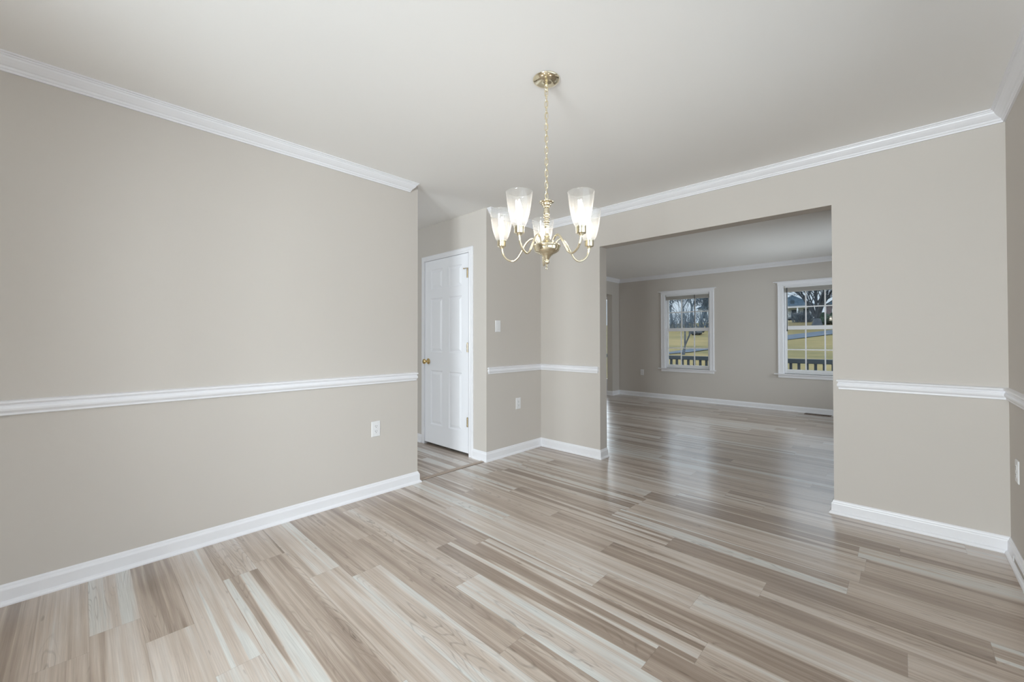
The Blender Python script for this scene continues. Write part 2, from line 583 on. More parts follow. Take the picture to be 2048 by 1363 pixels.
trim('trim_5', CROWN, [(LX - e, 2.752), (LX, 2.752), (LX, FY), (RX, FY), (RX, BK), (LX, BK)])
trim('trim_6', CROWN, [(-4.378, FY + FT), (-4.378, DY), (RX, DY), (RX, FY + FT), (-4.378, FY + FT)])
# thin bar where the hall planks meet the dining-room planks
strip = S_('trim_7', sweep(bmesh.new(), [(0, 0), (0.052, 0), (0.050, 0.0035), (0.040, 0.006), (0.012, 0.006), (0.002, 0.0035)],
                   [(-2.952, YL + 0.026), (-2.952, HY - 0.002)]), M_STRIP)
obj('joint', boxes((-2.9000, -2.8955, YL + 0.026, HY - 0.002, 0, 0.0012)), M_SLOT, strip)

# ------------------------------------------------------------------ hall door
def hall_door():
    d = struct(empty('door_1', (-3.5325, HY, 0)), 'white six-panel door with a brass knob in the hall')
    ox = -3.5325
    x0, x1, z0, z1 = -3.909 - ox, -3.158 - ox, 0.026, 2.045
    # casing
    bm = bmesh.new()
    P = [(0, 0), (0.016, 0), (0.018, 0.012), (0.014, 0.024), (0.016, 0.044), (0.010, 0.056), (0, 0.056)]
    def leg(xa, sgn):
        ring = lambda z, e: [bm.verts.new((xa + sgn * w, -dpt, z + e * w)) for dpt, w in P]
        return ring
    i0, i1, zt = x0 - 0.002, x1 + 0.022 - 0.002, 2.047
    chain = []
    for (px, pz, sx, sz) in ((i0, 0, -1, 0), (i0, zt, -1, 1), (i1, zt, 1, 1), (i1, 0, 1, 0)):
        chain.append([bm.verts.new((px + sx * w, -dpt, pz + sz * w)) for dpt, w in P])
    k = len(P)
    for a, b in zip(chain, chain[1:]):
        for i in range(k):
            bm.faces.new((a[i], a[(i + 1) % k], b[(i + 1) % k], b[i]))
    bm.faces.new(chain[0][::-1]); bm.faces.new(chain[-1])
    obj('casing', bm, M_TRIM, d)
    obj('jamb', boxes((-3.925 - ox, x0 - 0.003, -0.001, 0.10, 0, 2.06), (x1 + 0.003, -3.140 - ox, -0.001, 0.10, 0, 2.06),
                      (x0 - 0.003, x1 + 0.003, -0.001, 0.10, z1 + 0.003, 2.06)), M_TRIM, d)
    # leaf: stiles, rails and six raised panels
    cols = [(-3.803 - ox, -3.590 - ox), (-3.480 - ox, -3.262 - ox)]
    rows = [(0.234, 0.831), (1.030, 1.625), (1.722, 1.945)]
    xs = [x0, cols[0][0], cols[0][1], cols[1][0], cols[1][1], x1]
    bs = [(xs[0], xs[1], -0.001, 0.034, z0, z1), (xs[2], xs[3], -0.001, 0.034, z0, z1), (xs[4], xs[5], -0.001, 0.034, z0, z1)]
    zz = [z0, rows[0][0], rows[0][1], rows[1][0], rows[1][1], rows[2][0], rows[2][1], z1]
    for ca, cb in cols:
        for i in range(0, 8, 2):
            bs.append((ca, cb, -0.001, 0.034, zz[i], zz[i + 1]))
        bs.append((ca, cb, 0.012, 0.034, z0, z1))
    obj('leaf', boxes(*bs), M_DOOR, d)
    for ca, cb in cols:
        for za, zb in rows:
            bm = bmesh.new()
            rr = []
            for ins, y in ((0.0, 0.0), (0.012, 0.0085), (0.018, 0.0085), (0.042, 0.001)):
                rr.append([bm.verts.new(v) for v in ((ca + ins, y, za + ins), (cb - ins, y, za + ins), (cb - ins, y, zb - ins), (ca + ins, y, zb - ins))])
            for a, b in zip(rr, rr[1:]):
                for i in range(4):
                    bm.faces.new((a[i], a[(i + 1) % 4], b[(i + 1) % 4], b[i]))
            bm.faces.new(rr[-1])
            p = obj('panel', bm, M_DOOR, d)
    # knob
    bm = bmesh.new()
    lathe(bm, [(0, 0), (0.032, 0), (0.033, 0.003), (0.029, 0.008), (0.016, 0.012), (0.012, 0.018), (0.0115, 0.034), (0.017, 0.040), (0.026, 0.047),
               (0.0285, 0.055), (0.026, 0.063), (0.018, 0.068), (0, 0.069)], n=28)
    bm.transform(Matrix.Translation((-3.846 - ox, -0.001, 0.927)) @ Matrix.Rotation(pi / 2, 4, 'X'))
    h = obj('door_handle', bm, M_KNOB, d, smooth=True)
    h['label'] = 'round brass knob'
    for i, z in enumerate((1.840, 1.087, 0.337)):
        bm = bmesh.new()
        tube(bm, [(-3.1665 - ox, -0.006, z - 0.046), (-3.1665 - ox, -0.006, z + 0.046)], 0.0062, 12)
        lathe(bm, [(0, z + 0.046), (0.0045, z + 0.047), (0.0055, z + 0.050), (0, z + 0.054)], -3.1665 - ox, -0.006, 10)
        box(bm, -3.185 - ox, -3.162 - ox, -0.0022, -0.0008, z - 0.045, z + 0.045)
        if i == 0:   # hinge-pin door stop
            tube(bm, [(-3.1665 - ox, -0.006, z + 0.052), (-3.215 - ox, -0.020, z + 0.050)], 0.0035, 8)
            tube(bm, [(-3.1665 - ox, -0.006, z + 0.052), (-3.140 - ox, -0.020, z + 0.046)], 0.0035, 8)
            tube(bm, [(-3.213 - ox, -0.020, z + 0.050), (-3.216 - ox, -0.010, z + 0.050)], 0.006, 10)
        o = obj('hinge', bm, M_HINGE, d)
        o['label'] = 'brass hinge with stop arm' if i == 0 else 'brass hinge'
hall_door()

# ------------------------------------------------------------------ windows
def window(n, cx, label):
    w = struct(empty('window_%d' % n, (cx, DY, 0)), label)
    hw = 0.42
    # flat casing, crosshead with cap
    bm = boxes((-hw - .075, -hw, -0.018, 0, 0.605, 2.045), (hw, hw + .075, -0.018, 0, 0.605, 2.045),
               (-hw - .075, hw + .075, -0.018, 0, 2.045, 2.102),
               (-hw - .069, -hw - .055, -0.023, -0.018, 0.605, 2.045), (hw + .055, hw + .069, -0.023, -0.018, 0.605, 2.045))
    obj('casing', bm, M_TRIM, w, bevel=0.002, seg=1)
    obj('cap', boxes((-hw - .130, hw + .115, -0.040, 0, 2.102, 2.112), (-hw - .10, hw + .09, -0.028, 0, 2.094, 2.102)), M_TRIM, w, bevel=0.002, seg=1)
    obj('sill', boxes((-hw - .125, hw + .105, -0.050, 0.0, 0.590, 0.605), (-hw, hw, 0.0, 0.075, 0.590, 0.605)), M_TRIM, w, bevel=0.003)
    obj('apron', boxes((-hw - .072, hw + .072, -0.016, 0, 0.538, 0.590)), M_TRIM, w, bevel=0.004)
    obj('jamb', boxes((-hw, -hw + .012, 0, 0.13, 0.605, 2.045), (hw - .012, hw, 0, 0.13, 0.605, 2.045), (-hw + .012, hw - .012, 0, 0.13, 2.033, 2.045)), M_TRIM, w)
    # sashes: lower one inside, upper one outside; 3 x 2 panes each
    def sash(name, y, z0, z1, st, bot, top, outer):
        a = hw - 0.014
        s = obj(name, boxes((-a, -a + st, y, y + .03, z0, z1), (a - st, a, y, y + .03, z0, z1),
                            (-a + st, a - st, y, y + .03, z0, z0 + bot), (-a + st, a - st, y, y + .03, z1 - top, z1)), M_PLAST, w, bevel=0.002, seg=1)
        gx0, gx1, gz0, gz1 = -a + st, a - st, z0 + bot, z1 - top
        bs = []
        for i in (1, 2):
            xx = gx0 + (gx1 - gx0) * i / 3
            bs.append((xx - .009, xx + .009, y + .009, y + .021, gz0, gz1))
        zm = (gz0 + gz1) / 2
        bs.append((gx0, gx1, y + .0085, y + .0215, zm - .009, zm + .009))
        obj('muntins', boxes(*bs), M_PLAST, s)
        obj('glass', boxes((gx0, gx1, y + .0145, y + .0155, gz0, gz1)), M_PANE, s)
    sash('lower_sash', 0.045, 0.606, 1.385, 0.034, 0.068, 0.062, False)
    sash('upper_sash', 0.078, 1.330, 2.033, 0.034, 0.055, 0.034, True)
    return w
window(1, -2.960, 'white double-hung window left of the pair in the living room')
window(2, -0.985, 'white double-hung window cut off by the opening edge')

def blind(cx, label, wand_x, wand_bottom, tassel):
    b = tag(empty('mini_blind', (cx, DY, 2.033)), label, 'window blind', 'raised blinds in the living-room windows')
    a = 0.402
    obj('head_rail', boxes((-a, a, -0.002, 0.026, -0.030, -0.001)), M_PLAST, b, bevel=0.002)
    obj('valance_bar', boxes((-a, a, -0.010, -0.004, -0.020, -0.012)), M_PLAST, b, bevel=0.002)
    bm = bmesh.new()
    for i in range(14):
        z = -0.035 - i * 0.0038
        box(bm, -a + .004, a - .004, -0.001, 0.026, z - 0.0024, z)
    obj('slat_stack', bm, M_BLIND, b)
    obj('bottom_rail', boxes((-a + .003, a - .003, -0.002, 0.027, -0.099, -0.0885)), M_BLIND, b, bevel=0.002)
    obj('end_bracket', boxes((-a - .004, -a + .014, -0.012, 0.027, -0.034, 0.0)), M_BLIND, b)
    bm = bmesh.new()
    tube(bm, [(wand_x, -0.006, -0.028), (wand_x, -0.006, wand_bottom)], 0.0048, 8)
    c = obj('wand', bm, M_CORD, b)
    c['label'] = 'dark tilt wand'
    if tassel:
        bm = bmesh.new()
        lathe(bm, [(0, wand_bottom + .012), (0.005, wand_bottom + .008), (0.0085, wand_bottom - .030), (0.006, wand_bottom - .036), (0, wand_bottom - .037)], wand_x, -0.006, 12)
        obj('tassel', bm, M_CORD, b, smooth=True)
blind(-2.960, 'raised blind with a dark wand in the left living-room window', 0.150, -0.645, False)
blind(-0.985, 'raised blind with a dark cord and tassel in the right living-room window', -0.362, -0.700, True)

# windows that light the rooms from outside the frame
def plain_window_x(n, ya, yb, z0, z1):
    w = struct(empty('window_%d' % n, (RX, (ya + yb) / 2, 0)))
    h = (yb - ya) / 2
    obj('casing', boxes((-.018, 0, -h - .08, -h, z0 - .08, z1 + .08), (-.018, 0, h, h + .08, z0 - .08, z1 + .08),
                        (-.018, 0, -h, h, z1, z1 + .08), (-.018, 0, -h, h, z0 - .08, z0)), M_TRIM, w)
    obj('frame', boxes((.04, .08, -h, -h + .05, z0, z1), (.04, .08, h - .05, h, z0, z1), (.04, .08, -.04, .04, z0, z1),
                       (.04, .08, -h + .05, h - .05, z0, z0 + .05), (.04, .08, -h + .05, h - .05, z1 - .05, z1),
                       (.04, .08, -h + .05, h - .05, (z0 + z1) / 2 - .025, (z0 + z1) / 2 + .025)), M_TRIM, w)
    obj('glass', boxes((.058, .060, -h + .05, h - .05, z0 + .05, z1 - .05)), M_PANE, w)
def plain_window_y(n, xa, xb, z0, z1):
    w = struct(empty('window_%d' % n, ((xa + xb) / 2, BK, 0)))
    h = (xb - xa) / 2
    obj('casing', boxes((-h - .08, -h, 0, .018, z0 - .08, z1 + .08), (h, h + .08, 0, .018, z0 - .08, z1 + .08),
                        (-h, h, 0, .018, z1, z1 + .08), (-h, h, 0, .018, z0 - .08, z0)), M_TRIM, w)
    obj('frame', boxes((-h, -h + .05, -.08, -.04, z0, z1), (h - .05, h, -.08, -.04, z0, z1), (-.04, .04, -.08, -.04, z0, z1),
                       (-h + .05, h - .05, -.08, -.04, z0, z0 + .05), (-h + .05, h - .05, -.08, -.04, z1 - .05, z1),
                       (-h + .05, h - .05, -.08, -.04, (z0 + z1) / 2 - .025, (z0 + z1) / 2 + .025)), M_TRIM, w)
    obj('glass', boxes((-h + .05, h - .05, -.060, -.058, z0 + .05, z1 - .05)), M_PANE, w)
plain_window_x(3, -0.35, 2.55, 0.70, 2.10)
plain_window_x(4, 5.55, 7.45, 0.70, 2.10)  # unseen window added as the opening for the living-room fill
plain_window_y(5, -0.86, 0.30, 0.70, 2.10)  # unseen window added behind the camera to let the back fill in
plain_window_y(6, -5.40, -3.80, 0.75, 2.10)
# glazed front door with sidelight in the foyer
fd = struct(empty('door_2', (-5.275, DY, 0)))
obj('frame', boxes((-.675, -.615, .02, .12, 0, 2.1), (.615, .675, .02, .12, 0, 2.1), (-.615, .615, .02, .12, 2.04, 2.1), (.27, .33, .02, .12, 0, 2.04),
                   (-.615, -.50, .05, .09, .01, 2.04), (.15, .27, .05, .09, .01, 2.04), (-.50, .15, .05, .09, .01, .30), (-.50, .15, .05, .09, 1.92, 2.04),
                   (.33, .615, .05, .09, 0, .30)), M_TRIM, fd)
obj('glass', boxes((-.50, .15, .069, .071, .30, 1.92), (.33, .615, .069, .071, .30, 2.04)), M_PANE, fd)

# ------------------------------------------------------------------ wall plates
def plate(name, loc, rotz, label, cat, kind, group=None):
    """built facing +X at the origin, then turned"""
    r = tag(empty(name, loc, rotz), label, cat, group)
    bm = bmesh.new()
    a, b = 0.0355, 0.0575
    ring = []
    for ins, d in ((0, 0), (0, 0.0025), (0.0035, 0.0055)):
        ring.append([bm.verts.new((d, sy * (a - ins), sz * (b - ins))) for sy, sz in ((-1, -1), (1, -1), (1, 1), (-1, 1))])
    for p, q in zip(ring, ring[1:]):
        for i in range(4):
            bm.faces.new((p[i], p[(i + 1) % 4], q[(i + 1) % 4], q[i]))
    bm.faces.new(ring[-1]); bm.faces.new(ring[0][::-1])
    obj('cover_plate', bm, M_PLAST, r)
    if kind == 'outlet':
        for s in (-1, 1):
            bm = bmesh.new()
            pts = []
            for k in range(28):
                an = 2 * pi * k / 28
                pts.append((max(-0.0155, min(0.0155, 0.0175 * cos(an))), s * 0.0195 + max(-0.0142, min(0.0142, 0.0170 * sin(an)))))
            lo = [bm.verts.new((0.0052, y, z)) for y, z in pts]
            hi = [bm.verts.new((0.0072, y, z)) for y, z in pts]
            for i in range(28):
                bm.faces.new((lo[i], lo[(i + 1) % 28], hi[(i + 1) % 28], hi[i]))
            bm.faces.new(hi)
            f = obj('receptacle', bm, M_PLAST, r)
            bm = boxes((0.0068, 0.0076, -0.0075, -0.0052, s * 0.0195 - 0.001, s * 0.0195 + 0.008),
                       (0.0068, 0.0076, 0.0052, 0.0075, s * 0.0195 - 0.000, s * 0.0195 + 0.007))
            tube(bm, [(0.0068, 0, s * 0.0195 - 0.0072), (0.0076, 0, s * 0.0195 - 0.0072)], 0.0026, 12)
            obj('slots', bm, M_SLOT, f)
        bm = bmesh.new()
        tube(bm, [(0.0050, 0, 0), (0.0066, 0, 0)], 0.0032, 14)
        obj('screw', bm, M_PLAST, r)
    else:
        bm = bmesh.new()
        v = lambda x, y, z: bm.verts.new((x, y, z))
        for y0, y1, z0, z1, x0, x1 in ((-0.0165, 0.0165, -0.033, 0.0, 0.0085, 0.0062), (-0.0165, 0.0165, 0.0, 0.033, 0.0062, 0.0075)):
            q = [v(0.005, y0, z0), v(0.005, y1, z0), v(0.005, y1, z1), v(0.005, y0, z1), v(x0, y0, z0), v(x0, y1, z0), v(x1, y1, z1), v(x1, y0, z1)]
            for fc in ((4, 5, 6, 7), (0, 1, 5, 4), (2, 3, 7, 6), (0, 4, 7, 3), (1, 2, 6, 5)):
                bm.faces.new([q[i] for i in fc])
        obj('rocker', bm, M_PLAST, r, bevel=0.001, seg=1)
    return r
GO = 'wall outlets'
plate('wall_outlet', (LX, 1.543, 0.495), 0, 'white duplex outlet low on the long left wall', 'outlet', 'outlet', GO)
plate('wall_outlet', (LX, 3.135, 0.507), 0, 'white outlet below the chair rail on the short wall right of the hall', 'outlet', 'outlet', GO)
plate('wall_outlet', (RX, 3.293, 0.495), pi, 'white outlet at the right picture edge on the right wall', 'outlet', 'outlet', GO)
plate('wall_outlet', (-3.858, DY, 0.495), -pi / 2, 'outlet left of the windows on the living-room wall', 'outlet', 'outlet', GO)
plate('light_switch', (LX, 2.839, 1.301), 0, 'white rocker light switch above the chair rail beside the hall', 'light switch', 'switch')

# floor register and baseboard vent
fr = tag(empty('floor_register', (-0.945, 7.835, 0)), 'brown slotted floor register against the living-room baseboard', 'floor vent')
obj('frame', boxes((-.165, .165, -.058, -.044, 0, .006), (-.165, .165, .044, .058, 0, .006), (-.165, -.150, -.044, .044, 0, .006), (.150, .165, -.044, .044, 0, .006)), M_REG, fr)
bm = bmesh.new()
for i in range(15):
    xx = -.140 + i * .020
    box(bm, xx - .004, xx + .004, -.044, .044, 0.0005, .0055)
obj('louvers', bm, M_REG, fr)
obj('duct_opening', boxes((-.150, .150, -.044, .044, 0, .0008)), M_SLOT, fr)
bv = tag(empty('baseboard_vent', (RX - 0.0145, 3.115, 0.048)), 'low white vent strip in the baseboard at the right picture edge', 'vent')
obj('frame', boxes((-.004, 0.0012, -.19, .19, .012, .017), (-.004, 0.0012, -.19, .19, -.020, -.015), (-.004, 0.0012, -.19, -.183, -.015, .012), (-.004, 0.0012, .183, .19, -.015, .012)), M_TRIM, bv, bevel=0.001, seg=1)
obj('grille', boxes((-.0015, 0.001, -.183, .183, -.015, .012)), M_BLIND, bv)

# ------------------------------------------------------------------ chandelier
def chandelier():
    cx, cy = -1.247, 1.557
    c = tag(empty('chandelier', (cx, cy, CH)), 'five-arm brass chandelier with clear glass shades hanging from the ceiling', 'chandelier')
    Z = lambda yz: 1.841 - (yz - 355) / 2674 - CH
    k = 2674.0
    bm = bmesh.new()
    lathe(bm, [(0, 0), (0.0655, 0), (0.0655, -0.002), (0.064, -0.005), (0.058, -0.010), (0.045, -0.0155), (0.028, -0.019), (0.012, -0.0205), (0.010, -0.022), (0, -0.022)], n=64)
    obj('canopy', bm, M_BRASS, c, smooth=True)
    # screw collar loop under the canopy
    bm = bmesh.new()
    lathe(bm, [(0, -0.021), (0.0095, -0.021), (0.0095, -0.036), (0.0055, -0.041), (0, -0.041)], n=24)
    tube(bm, [(0.008 * cos(a), 0.0, -0.049 + 0.0095 * sin(a)) for a in [2 * pi * i / 18 for i in range(18)]], 0.0022, 8, closed=True)
    obj('canopy_loop', bm, M_BRASS, c, smooth=True)
    # chain
    ztop, zbot = -0.052, Z(322)
    n = 19
    pitch_ = (ztop - zbot) / n
    def link():
        L, r = pitch_ / 2 + 0.0020, 0.0074
        pts = []
        for i in range(24):
            a = 2 * pi * i / 24
            pts.append((r * cos(a), 0, (L - r) * (1 if sin(a) >= 0 else -1) + r * sin(a)))
        b = bmesh.new()
        tube(b, pts, 0.0022, 8, closed=True)
        return b
    first = None
    for i in range(n):
        if first is None:
            first = obj('chain_link', link(), M_BRASS, c, smooth=True)
            o = first
        else:
            o = first.copy()
            COL.objects.link(o)
        o.location = (0, 0, ztop - pitch_ * (i + 0.5))
        o.rotation_euler = (0, 0, radians(20 + 90 * (i % 2)))
    bm = bmesh.new()
    tube(bm, [(0.0035 * cos(i * 0.9), 0.0035 * sin(i * 0.9), -0.03 + (zbot + 0.03) * i / 40) for i in range(41)], 0.0013, 6)
    o = obj('lamp_cord', bm, M_BRASS, c, smooth=True)
    # turned centre column
    def pr(lst):
        return [(r / k, Z(y)) for r, y in lst]
    bm = bmesh.new()
    lathe(bm, pr([(0, 338), (22, 340), (30, 346), (78, 352), (96, 358), (97, 366), (84, 371), (66, 378), (62, 388), (66, 396), (58, 408), (44, 416), (40, 424), (42, 432), (30, 438)]), n=48)
    tube(bm, [(0.007 * cos(a), 0.0, Z(330) + 0.0085 * sin(a)) for a in [2 * pi * i / 18 for i in range(18)]], 0.002, 8, closed=True)
    obj('top_cap', bm, M_BRASS, c, smooth=True)
    bm = bmesh.new()
    lathe(bm, pr([(28, 436), (34, 450), (40, 490), (43, 525), (38, 537), (26, 542), (40, 550), (43, 560), (40, 570), (27, 578), (24, 590), (38, 600), (42, 615), (38, 628),
                  (26, 636), (22, 650), (36, 664), (38, 676), (30, 690), (24, 720), (22, 770), (26, 792), (40, 800), (40, 812), (28, 820)]), n=40)
    obj('column', bm, M_BRASS, c, smooth=True)
    bm = bmesh.new()
    lathe(bm, pr([(28, 818), (38, 836), (58, 862), (95, 888), (135, 906), (165, 918), (180, 928), (182, 938), (176, 946), (170, 955), (168, 975), (160, 998), (140, 1018),
                  (110, 1034), (84, 1042), (80, 1050)]), n=64)
    obj('bowl', bm, M_BRASS, c, smooth=True)
    bm = bmesh.new()
    lathe(bm, pr([(82, 1046), (66, 1056), (54, 1072), (40, 1092), (32, 1106), (24, 1112), (30, 1120), (36, 1134), (34, 1150), (26, 1162), (14, 1168), (10, 1176), (10, 1196), (4, 1204), (0, 1205)]), n=36)
    tube(bm, [(0.0045 * cos(a), 0.0, Z(1222) + 0.006 * sin(a)) for a in [2 * pi * i / 16 for i in range(16)]], 0.0014, 8, closed=True)
    obj('finial', bm, M_BRASS, c, smooth=True)
    # arms
    R = 0.232
    ang0 = atan2(fw.y, fw.x)
    prof_arm = [(0.040, 1.606), (0.045, 1.632), (0.056, 1.655), (0.0744, 1.6655), (0.094, 1.655), (0.112, 1.632), (0.132, 1.598), (0.150, 1.573), (0.172, 1.561),
                (0.196, 1.567), (0.216, 1.584), (0.228, 1.608), (R, 1.636)]
    bm = bmesh.new()
    tube(bm, spline([(r, 0, z - CH) for r, z in prof_arm], 6), 0.0050, 12)
    arm = obj('arm', bm, M_BRASS, c, smooth=True)
    subs = []
    zc = lambda z: z - CH
    bm = bmesh.new()
    lathe(bm, [(r, zc(z)) for r, z in [(0, 1.630), (0.010, 1.630), (0.013, 1.636), (0.0215, 1.6385), (0.0225, 1.642), (0.0225, 1.664), (0.0235, 1.666), (0.0235, 1.669), (0.021, 1.669), (0.020, 1.648), (0, 1.648)]], R, 0, 40)
    subs.append(obj('socket_cup', bm, M_BRASS, arm, smooth=False))
    for p in subs[-1].data.polygons:
        p.use_smooth = True
    md = subs[-1].modifiers.new('split', 'EDGE_SPLIT')
    md.split_angle = radians(40)
    bm = bmesh.new()
    outer = spline([(0.0195, 0, 1.6485), (0.0240, 0, 1.664), (0.0335, 0, 1.684), (0.0425, 0, 1.712), (0.0500, 0, 1.748), (0.0550, 0, 1.784), (0.0590, 0, 1.8185)], 6)
    pts = [(p.x, zc(p.z)) for p in outer]
    inner = [(r - 0.0022, z) for r, z in pts[::-1]]
    rim = [(pts[-1][0] + 0.0008, pts[-1][1] + 0.0010), (pts[-1][0] - 0.0011, pts[-1][1] + 0.0022), (pts[-1][0] - 0.0030, pts[-1][1] + 0.0010)]
    lathe(bm, pts + rim + inner, R, 0, 56, close=True)
    subs.append(obj('glass_shade', bm, M_SHADE, arm, smooth=True))
    subs[-1]['label'] = 'clear tulip glass shade'
    bm = bmesh.new()
    lathe(bm, [(r, zc(z)) for r, z in [(0, 1.645), (0.0085, 1.645), (0.0085, 1.690), (0.0070, 1.694), (0, 1.694)]], R, 0, 24)
    subs.append(obj('candle_sleeve', bm, M_PLAST, arm, smooth=True))
    bm = bmesh.new()
    lathe(bm, [(r, zc(z)) for r, z in [(0, 1.692), (0.0070, 1.692), (0.0095, 1.700), (0.0145, 1.716), (0.0165, 1.728), (0.0150, 1.742), (0.0105, 1.757), (0.0058, 1.772), (0.0030, 1.785), (0, 1.790)]], R, 0, 24)
    subs.append(obj('bulb', bm, M_BULB, arm, smooth=True))
    subs[-1]['label'] = 'lit flame-tip bulb'
    for i in range(5):
        if i == 0:
            a = arm
        else:
            a = arm.copy(); COL.objects.link(a)
            for s_ in subs:
                q = s_.copy(); COL.objects.link(q); q.parent = a
        a.rotation_euler = (0, 0, ang0 + 2 * pi * i / 5)
chandelier()

# ------------------------------------------------------------------ outdoors
GA, GB = -0.45, 0.0965
def ground_z(y):
    return GA + GB * (min(max(y, 10.0), 44.0) - 10.0) + 0.038 * (min(max(y, 44.0), 130.0) - 44.0)
bm = bmesh.new()
ys = [DY + 0.15, 10.0] + [10 + 2 * i for i in range(1, 18)] + [60, 80, 100, 130]
xs = [-90 + 6 * i for i in range(26)]
grid = [[bm.verts.new((x, y, ground_z(y))) for x in xs] for y in ys]
for a, b in zip(grid, grid[1:]):
    for i in range(len(xs) - 1):
        bm.faces.new((a[i], a[i + 1], b[i + 1], b[i]))
struct(obj('lawn', bm, M_LAWN), 'sloping winter lawn outside the windows')
def hit(px, drop):
    """point of the sloping lawn seen at column px, drop pixels below the horizon (used to lay out the road)"""
    t = (px - 1024) / F_PX
    dx, dy = sin(yaw) + cos(yaw) * t, cos(yaw) - sin(yaw) * t
    s = drop / F_PX
    zc = (EYE.z - GA + 10 * GB) / (GB * dy + s)
    return Vector((dx * zc, dy * zc))
bm = bmesh.new()
near = [hit(1290, 34), hit(1337, 30.5), hit(1380, 27), hit(1417, 22), hit(1500, 15), hit(1574, 2.5), hit(1668, -9), hit(1750, -15)]
far = [hit(1290, 30.5), hit(1337, 27), hit(1380, 20.5), hit(1417, 18.5), hit(1500, 8), hit(1574, -7), hit(1668, -17.5), hit(1750, -22)]
A = [bm.verts.new((p.x, p.y, ground_z(p.y) + 0.03)) for p in near]
B = [bm.verts.new((p.x, p.y, ground_z(p.y) + 0.03)) for p in far]
for i in range(len(A) - 1):
    bm.faces.new((A[i], A[i + 1], B[i + 1], B[i]))
struct(obj('road', bm, M_ROAD), 'grey asphalt road crossing the lawn')
struct(obj('porch_deck', boxes((-6.2, 1.2, DY + .15, 9.55, -0.25, -0.12)), M_PORCH), 'grey porch floor outside the windows')
# porch railing
pr_ = tag(empty('porch_railing', (-2.5, 9.47, -0.12)), 'slate grey porch railing with square balusters outside the windows', 'railing')
obj('top_rail', boxes((-3.2, 3.4, -.045, .045, 0.825, 0.912)), M_PORCH, pr_, bevel=0.006)
obj('bottom_rail', boxes((-3.2, 3.4, -.03, .03, 0.08, 0.14)), M_PORCH, pr_)
bal = None
xx = -3.886
while xx < -0.2:
    if bal is None:
        bal = obj('baluster', boxes((-.021, .021, -.021, .021, 0.14, 0.825)), M_PORCH, pr_)
        o = bal
    else:
        o = bal.copy(); COL.objects.link(o)
    o.location = (xx + 2.5, 0, 0)
    xx += 0.1295

# bare trees
def tree(name, x, y, h, seed, spread, label, mat, trunk_r, fork, levels=5, kids=3, group=None, tw=0.008, boost=1.0, fan=1, fan_r=1.0):
    rnd = random.Random(seed)
    z0 = ground_z(y) - 0.1
    bm = bmesh.new()
    def grow(p, d, length, r, lev):
        n = 4
        pts, rad = [p], [r]
        dd = d.copy()
        for i in range(n):
            dd = (dd + Vector((rnd.uniform(-1, 1), rnd.uniform(-1, 1), rnd.uniform(-.5, .9))) * 0.10).normalized()
            pts.append(pts[-1] + dd * length / n)
            rad.append(max(tw, r * (1 - 0.45 * (i + 1) / n)))
        tube(bm, pts, rad, 5 if lev < 2 else 3, caps=False)
        if lev >= levels:
            return
        nk = kids + (fan if lev == 0 else 0)
        for i in range(nk):
            ax = dd.orthogonal().normalized()
            ax.rotate(Matrix.Rotation(2 * pi * (i + rnd.random() * .6) / nk, 3, dd))
            nd = (dd + ax * spread * rnd.uniform(.55, 1.25)).normalized()
            bi = len(pts) - 1 if i % 2 == 0 or lev == 0 else rnd.randint(2, len(pts) - 1)
            grow(pts[bi], nd, length * rnd.uniform(.62, .86) * (boost if lev == 0 else 1.0), rad[bi] * rnd.uniform(.55, .75) * (fan_r if lev == 0 else 1.0), lev + 1)
    grow(Vector((0, 0, 0)), Vector((rnd.uniform(-.06, .06), 0, 1)).normalized(), h * fork, trunk_r, 0)
    t = tag(obj(name, bm, mat), label, 'tree', group)
    t.location = (x, y, z0)
    return t
def at_px(px, y):
    t = (px - 1024) / F_PX
    dx, dy = sin(yaw) + cos(yaw) * t, cos(yaw) - sin(yaw) * t
    return dx * y / dy
tree('bare_tree', at_px(1366, 19.3), 19.3, 7.0, 5, 0.36, 'slim bare tree on the lawn behind the left window', M_BARK, 0.085, 0.07, 7, 3, tw=0.005, boost=3.6)
tree('bare_tree', at_px(1634, 36.5), 36.5, 12.5, 11, 0.62, 'large bare tree with fanned branches behind the right window', M_BARK, 0.40, 0.05, 6, 4, tw=0.012, boost=4.6, fan=8, fan_r=0.62)
WORD = ('first', 'second', 'third', 'fourth', 'fifth', 'sixth')
for i, (px, y, h, sd) in enumerate(((1322, 38, 9, 21), (1344, 52, 13, 22), (1362, 66, 17, 23), (1382, 46, 12, 24), (1402, 58, 10, 25), (1428, 40, 6.5, 26))):
    tree('background_tree', at_px(px, y), y, h, sd, 0.5, 'hazy bare tree, %s from the left in the hilltop row' % WORD[i], M_BARKF, 0.12 + y * 0.002, 0.15, 7, 3, 'bare trees along the hilltop', tw=0.014)
def bush(name, px, y, w, h, seed, label, mat):
    rnd = random.Random(seed)
    bm = bmesh.new()
    for i in range(max(4, int(w * 5))):
        m = Matrix.Translation((rnd.uniform(-w / 2, w / 2), rnd.uniform(-.4, .4), rnd.uniform(.2, .7) * h)) @ Matrix.Diagonal((rnd.uniform(.3, .5) * h, rnd.uniform(.3, .5) * h, rnd.uniform(.25, .42) * h, 1))
        bmesh.ops.create_icosphere(bm, subdivisions=2, radius=1, matrix=m)
    for v in bm.verts:
        v.co += Vector((rnd.uniform(-1, 1), rnd.uniform(-1, 1), rnd.uniform(-1, 1))) * 0.06 * h
        v.co.z = max(v.co.z, -0.1)
    o = tag(obj(name, bm, mat), label, 'bush')
    o.location = (at_px(px, y), y, ground_z(y))
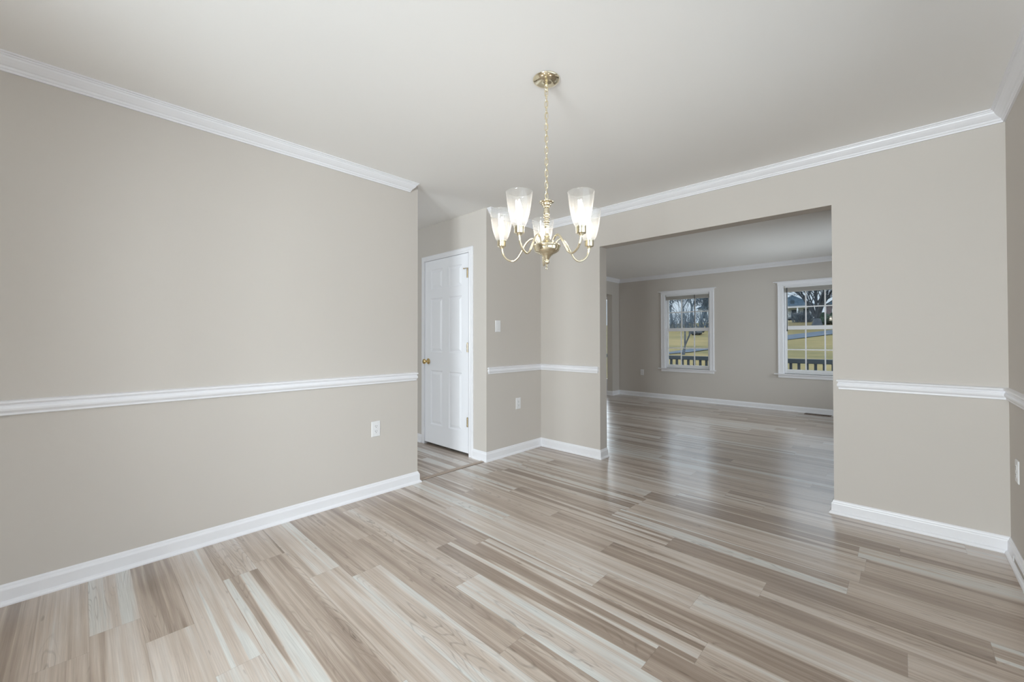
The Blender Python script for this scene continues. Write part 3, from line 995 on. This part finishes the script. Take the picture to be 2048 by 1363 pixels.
def brush(name, px, y, w, h, n, seed, label):
    rnd = random.Random(seed)
    bm = bmesh.new()
    for i in range(n):
        p = Vector((rnd.uniform(-w / 2, w / 2), rnd.uniform(-.5, .5), -0.05))
        pts = [p]
        d = Vector((rnd.uniform(-.5, .5), rnd.uniform(-.3, .3), 1)).normalized()
        for j in range(4):
            d = (d + Vector((rnd.uniform(-.35, .35), rnd.uniform(-.2, .2), 0))).normalized()
            pts.append(pts[-1] + d * h * rnd.uniform(.18, .34))
        tube(bm, pts, [0.022, 0.018, 0.015, 0.012, 0.008], 3, caps=False)
    o = tag(obj(name, bm, M_BARKF), label, 'bush')
    o.location = (at_px(px, y), y, ground_z(y))
bush('evergreen_bush', 1662, 38.2, 1.2, 1.0, 1, 'green bush right of the big tree behind the right window', M_HEDGE)
brush('dormant_bush', 1609, 41.5, 1.6, 1.0, 120, 2, 'grey twiggy bush left of the big tree trunk')
bush('low_hedge', 1586, 60.0, 4.0, 0.9, 3, 'low grey hedge in front of the white house', M_SHRUB)
bush('dark_bush', 1396, 30.0, 0.5, 0.5, 4, 'small dark bush on the slope behind the left window', M_SHRUB)
brush('hillside_thicket', 1372, 34.5, 9.0, 1.7, 520, 5, 'long grey twiggy thicket along the top of the lawn')

def house(name, px, y, w, d, hwall, hroof, label, mat, porch):
    z = ground_z(y) - 0.2
    h = tag(empty(name, (at_px(px, y), y, z)), label, 'house')
    obj('walls', boxes((-w / 2, w / 2, 0, d, 0, hwall)), mat, h)
    bm = bmesh.new()
    a = w / 2 + .3
    P = [(-a, -0.4, hwall), (a, -0.4, hwall), (a, d + .4, hwall), (-a, d + .4, hwall), (0, -0.4, hwall + hroof), (0, d + .4, hwall + hroof)]
    v = [bm.verts.new(p) for p in P]
    for f in ((0, 1, 4), (3, 5, 2), (0, 4, 5, 3), (1, 2, 5, 4), (0, 3, 2, 1)):
        bm.faces.new([v[i] for i in f])
    obj('roof', bm, M_ROOF, h)
    obj('gable', boxes((-w / 2 * .1, w / 2 * .1, -0.42, -0.40, hwall + .3, hwall + hroof * .5)), M_DARKW, h)
    if porch:
        obj('porch_roof', boxes((-w / 2, w / 2, -1.8, 0, hwall * .82, hwall * .90)), M_SIDING, h)
        for i in range(4):
            bm = bmesh.new()
            tube(bm, [(-w / 2 + .3 + i * (w - .6) / 3, -1.65, 0), (-w / 2 + .3 + i * (w - .6) / 3, -1.65, hwall * .82)], .11, 10)
            obj('porch_column', bm, M_SIDING, h)
        obj('front_door', boxes((-.2, .75, -.06, 0, 0, 2.1)), M_DARKW, h)
    for i in (-1, 1):
        wnd = obj('window', boxes((i * w * .32 - .5, i * w * .32 + .5, -.05, 0, .9, 2.3)), M_SIDING, h)
        obj('pane', boxes((i * w * .32 - .42, i * w * .32 + .42, -.07, -.05, .98, 2.22)), M_DARKW, wnd)
house('white_house', 1586, 90.0, 6.4, 7, 2.9, 1.9, 'white house with porch columns behind the right window', M_SIDING, True)
house('brick_house', 1704, 104.0, 8.0, 7, 3.2, 2.2, 'brick house right of the big bare tree', M_BRICK, False)
house('far_house', 1432, 78.0, 6.0, 7, 2.8, 1.4, 'house with a blue-grey roof behind the left window', M_SIDING, False)
